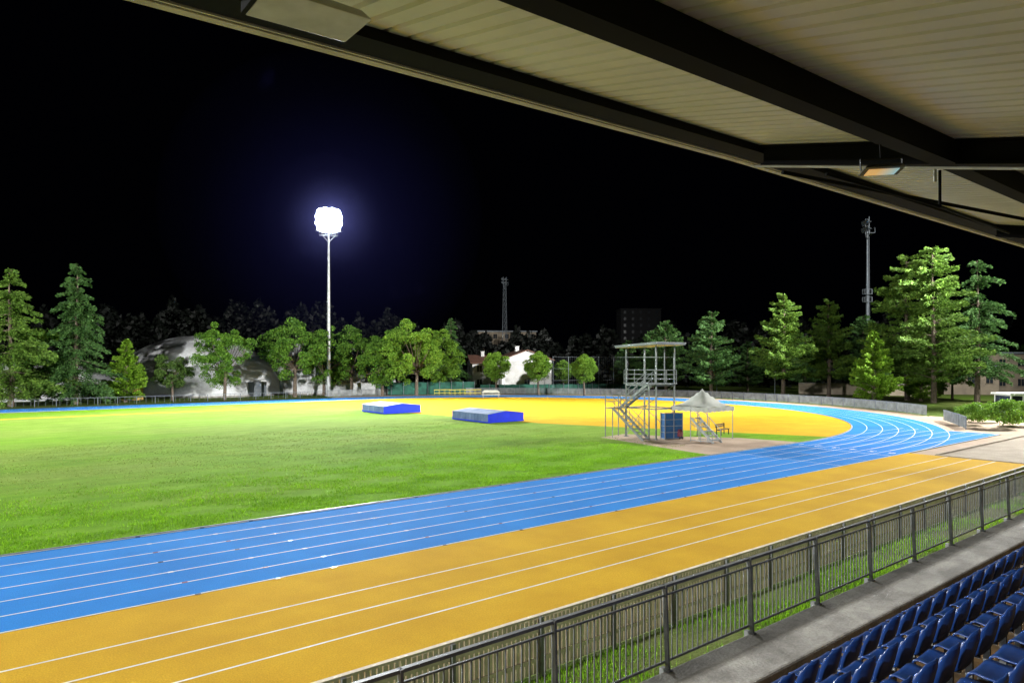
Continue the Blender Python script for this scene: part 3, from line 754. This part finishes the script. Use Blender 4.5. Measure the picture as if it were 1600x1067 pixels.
g=MB(); g.b2(-1.5,1.5,-.6,.6,.5,.62); g.hexa([(-1.5,-.6,.9),(1.5,-.6,.9),(1.5,.6,.9),(-1.5,.6,.9),(-1.1,-.4,1.3),(1.1,-.4,1.3),(1.1,.4,1.3),(-1.1,.4,1.3)]); g.obj('body','tent',tb)
g=MB(); 
for a in (-1.3,1.3):
    for b in (-.5,.5): g.bar((a,b,0),(a,b,.9),.07,.07)
g.obj('leg','galv',tb)
pl=root('lamp_post',at(.048,124),'slim unlit lamp post with small head','lamp post',group='slim lamp posts')
g=MB(); g.rod((0,0,0),(0,0,4.2),.06,.04,8); g.obj('pole','dimsteel',pl); g=MB(); g.rod((0,0,4.2),(0,0,4.3),.05,.25,10); g.rod((0,0,4.3),(0,0,4.45),.25,.12,10); g.obj('lamp_head','white',pl)
for t,Z in ((.30,122),(.385,112),(-.13,135)): copy_thing(pl,at(t,Z))
r=root('ball_net',at(.06,128),'tall ball catching net on thin poles','net')
g=MB(); d=at(.17,133)-at(.06,128)
for i in range(6): b=d*(i/5); g.rod((b.x,b.y,0),(b.x,b.y,7),.05,n=6)
g.obj('pole','dimsteel',r)
g=MB()
for zz in (0.3,2.5,4.7,6.9): g.rod((0,0,zz),(d.x,d.y,zz),.015,n=4)
for i in range(40): b=d*(i/39); g.rod((b.x,b.y,.3),(b.x,b.y,6.9),.006,n=3)
g.obj('netting','dimsteel',r)
# ------------------------------------------------------------------ trees
def conifer(name,h,R,bare,nlev,nb,dens,droop,shape,mk,lab,ls=.5,gap=.0,irr=.25,cat='tree',lift=.1):
    r=root(name,(0,0,-60),lab,cat)
    g=MB(); k=8
    for i in range(k):
        f0,f1=i/k,(i+1)/k; w=lambda f:(.16+.010*h)*(1-f)**.9+.03
        g.rod((.1*math.sin(f0*5),.1*math.cos(f0*4),h*.97*f0),(.1*math.sin(f1*5),.1*math.cos(f1*4),h*.97*f1),w(f0),w(f1),8)
    Cs=[];Dr=[];Ls=[]
    for l in range(nlev):
        f=(l+random.uniform(-.45,.45))/nlev; f=min(max(f,0),.995)
        env=(1-f)**shape*(1 if f>.12 else .7+2.5*f)
        for b in range(nb):
            if random.random()<gap: continue
            f2=min(max(f+random.uniform(-.5,.5)/nlev,0),.995); z=h*(bare+(1-bare)*f2)
            a=random.uniform(0,2*math.pi); L=R*env*random.uniform(1-irr*1.4,1+irr)+.25
            zz=z
            dx,dy=math.cos(a),math.sin(a)
            lf=random.uniform(lift-.14,lift+.18)
            g.rod((0,0,zz),(dx*L*.8,dy*L*.8,zz+lf*L*.8-droop*L*.64),.03+.008*L,.015,4)
            n=int(dens*L)+8
            u=rng.uniform(.12,1,n)**.8; lat=rng.normal(0,.16,n)*L*(1.12-u)+rng.normal(0,.07,n)
            px=dx*u*L-dy*lat; py=dy*u*L+dx*lat; pz=zz+lf*u*L-droop*L*u*u-np.abs(lat)*.3+rng.normal(0,.08+.016*L,n)
            Cs.append(np.stack([px,py,pz],1))
            dd=np.stack([dx-dy*lat/(L*.4)+rng.normal(0,.35,n),dy+dx*lat/(L*.4)+rng.normal(0,.35,n),rng.normal(-.1,.4,n)],1); Dr.append(dd)
            Ls.append(rng.uniform(.6,1.3,n)*ls)
    C=np.concatenate(Cs);D=np.concatenate(Dr);L=np.concatenate(Ls)
    g.obj('trunk','bark',r)
    V,F=leafquads(C,D,L,L*.34); npobj('crown',V,F,mk,r)
    return r
def broad(name,h,rx,rz,zc,ncl,per,cr,ls,mk,lab,flat=0,cat='tree',trunk=True,bottom=-.95,group=None,even=False):
    r=root(name,(0,0,-60),lab,cat,group=group)
    g=MB(); Cs=[];Dr=[];Ls=[]
    if trunk: g.rod((0,0,0),(.15,.05,zc-rz*.55),.05*h*.55,.035*h*.5,10)
    base=Vector((.15,.05,zc-rz*.6))
    lobes=[(random.uniform(0,6.28),random.uniform(.75,1.15)) for _ in range(7)]
    for i in range(ncl):
        while True:
            v=Vector((random.gauss(0,1),random.gauss(0,1),random.gauss(0,1))).normalized()
            if v.z>bottom: break
        a=math.atan2(v.y,v.x); k=sum(w*max(0,math.cos(a-la))**3 for la,w in lobes)/1.6
        rad=random.uniform(.45,1.0)**.6*((.92) if even else (.70+.36*min(k,1.2)))
        c=Vector((v.x*rx*rad,v.y*rx*rad,zc+v.z*rz*rad*random.uniform(.85,1.12)))
        if trunk and i%3==0: g.rod(base+Vector((0,0,random.uniform(-.3,.8))),c,.015*h*.5,.03,5)
        n=per; q=unit(rng.normal(size=(n,3))); q[:,2]=np.where(rng.uniform(0,1,n)<.6,np.abs(q[:,2]),q[:,2])
        rr_=cr*random.uniform(.6,1.3)*rng.uniform(.35,1.0,n)**.5
        P=np.array(c)+q*rr_[:,None]*np.array([1,1,.75])
        Cs.append(P); Dr.append(q*.5+rng.normal(size=(n,3))*.8+np.array([0,0,-.3])); Ls.append(rng.uniform(.6,1.3,n)*ls)
    C=np.concatenate(Cs);D=np.concatenate(Dr);L=np.concatenate(Ls)
    if trunk: g.obj('trunk','bark',r)
    V,F=leafquads(C,D,L,L*.6); npobj('crown',V,F,mk,r); return r
used=set()
def plant(r,t,Z,sc=1,rot=None,szz=None,label=None):
    loc=at(t,Z); rot=random.uniform(0,6.28) if rot is None else rot
    if r.name in used: return copy_thing(r,loc,rot,sc,label,szz)
    used.add(r.name); r.location=loc; r.rotation_euler=(0,0,rot); r.scale=(sc,sc,szz or sc)
    if label: r['label']=label
    return r
cedar=conifer('cedar_tree',18.5,6.6,.07,22,9,70,.26,.72,'needley','broad layered green cedar beside the far straight',.40,.12,.38)
spruce=conifer('spruce_tree',20,5.6,.08,26,9,62,.34,.70,'needle','tall blue-green spruce with drooping branches',.38,.12,.32,lift=.05)
pine=conifer('pine_tree',16.5,4.6,.2,20,8,80,.05,.58,'needley','tall pine with bare lower trunk and layered crown',.36,.1,.34,lift=.25)
pine2=conifer('pine_tree',15,5.0,.14,20,8,76,.04,.7,'needle','broad dark green pine beyond the bend',.36,.06,.3,lift=.25)
bigpine=conifer('pine_tree',22.5,5.8,.15,24,7,72,.14,.45,'needley','very tall open pine with long branches',.4,.16,.48,lift=.22)
larch=conifer('larch_tree',21,4.8,.2,26,6,60,.28,.5,'needle','tall sparse larch with drooping branches',.36,.16,.45,lift=.02)
young=conifer('young_conifer',10.5,3.2,.06,22,9,70,.05,.8,'needleb','bright green young conifer beyond the bend',.33,0,.28,lift=.3)
b1=broad('broadleaf_tree',12,4.7,4.9,6.9,70,300,1.1,.29,'leaf','rounded green broadleaf tree beyond the far straight')
b2=broad('broadleaf_tree',13,6.1,5.3,7.9,95,290,1.15,.30,'leaf','wide spreading green broadleaf tree')
b3=broad('broadleaf_tree',12,5.5,5.0,7.0,90,290,1.1,.30,'leafb','bright green broadleaf tree lit by the floodlights')
b4=broad('broadleaf_tree',8.5,3.6,2.9,5.4,50,230,.95,.26,'leafd','small dull green broadleaf tree beside the dome')
um=broad('stone_pine',7.5,2.3,2.3,4.9,75,280,.7,.22,'leafb','small round-headed stone pine on bare trunk',bottom=-1,even=True)
plant(cedar,-.735,91); plant(spruce,-.638,97); plant(cedar,-.84,96,1.0); plant(young,-.565,101,.9,label='small conifer beside the white wall')
plant(b4,-.497,106,.82); plant(b1,-.421,108,.86,szz=.98); plant(b2,-.318,117,1.02); plant(b1,-.275,122,1.0); plant(b2,-.235,124,.95); plant(b1,-.19,120,.92)
plant(b3,-.14,119,1.0); plant(b3,-.117,126,.9); plant(b2,-.165,130,.95); plant(spruce,-.09,140,.75)
plant(um,-.023,128,1.05); plant(um,.039,122,1.05); plant(um,.106,120,.98); plant(um,.075,134,.85)
plant(pine2,.17,135,.7,label='dim pine behind the net'); plant(pine2,.205,138,.85); plant(pine2,.225,130,.95,label='dark green pine behind the tower')
plant(pine2,.292,117,1.0); plant(pine,.398,112,1.03); plant(pine,.464,116,1.0); plant(pine2,.515,122,.98); plant(young,.53,100,1.02)
plant(bigpine,.617,99,1.0); plant(bigpine,.578,106,1.0); plant(larch,.682,101,1.02); plant(b3,.645,108,.65,label='bright green broadleaf tree under the pines'); plant(young,.60,104,.95)
plant(b1,.76,150,.8); plant(pine2,.345,140,.7); plant(pine2,.43,145,.8)
bush=broad('shrub',1.6,1.25,.95,.9,34,170,.42,.13,'leafb','dense rounded green shrub beside the footpath',cat='bush',trunk=False,bottom=-.6,group='shrubs beside the footpath',even=True)
plant(bush,.672,64.5,1.1); plant(bush,.715,61,1.35); plant(bush,.695,67,1.0); plant(bush,.755,63,1.2)
slatfence([tuple(at(.632,69)[:2]),tuple(at(.655,63)[:2]),tuple(at(.665,60)[:2])],1.1,.2,.1,'garden_fence','short grey fence beside the shrubs')
n=60000
tt=rng.uniform(-.95,.95,n); ZZ=rng.uniform(160,185,n)
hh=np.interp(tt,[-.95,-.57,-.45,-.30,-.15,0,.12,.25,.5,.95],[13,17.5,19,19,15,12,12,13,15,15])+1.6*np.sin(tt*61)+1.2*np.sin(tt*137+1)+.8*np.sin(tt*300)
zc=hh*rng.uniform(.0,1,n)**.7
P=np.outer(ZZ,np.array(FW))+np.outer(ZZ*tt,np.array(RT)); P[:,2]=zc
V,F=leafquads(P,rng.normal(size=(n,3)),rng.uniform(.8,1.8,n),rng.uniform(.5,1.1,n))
o=npobj('tree_belt',V,F,'belt'); o['kind']='stuff'; o['label']='belt of distant trees, leaves coloured night-dark, behind the sports ground'; o['category']='trees'
# ------------------------------------------------------------------ world, camera
w=bpy.data.worlds.new('World'); SC.world=w; w.use_nodes=True
bg=w.node_tree.nodes['Background']; bg.inputs[0].default_value=(.35,.4,1,1); bg.inputs[1].default_value=.0006
cam=bpy.data.cameras.new('Camera'); co=bpy.data.objects.new('Camera',cam); COL.objects.link(co); SC.camera=co
co.location=(0,0,CAMZ); co.rotation_euler=(math.radians(90),0,math.radians(-38.72)); cam.lens=24; cam.sensor_width=36; cam.shift_y=.0203
cam.clip_start=.05; cam.clip_end=4000
SC.view_settings.view_transform='Standard'; SC.view_settings.look='None'; SC.view_settings.exposure=0
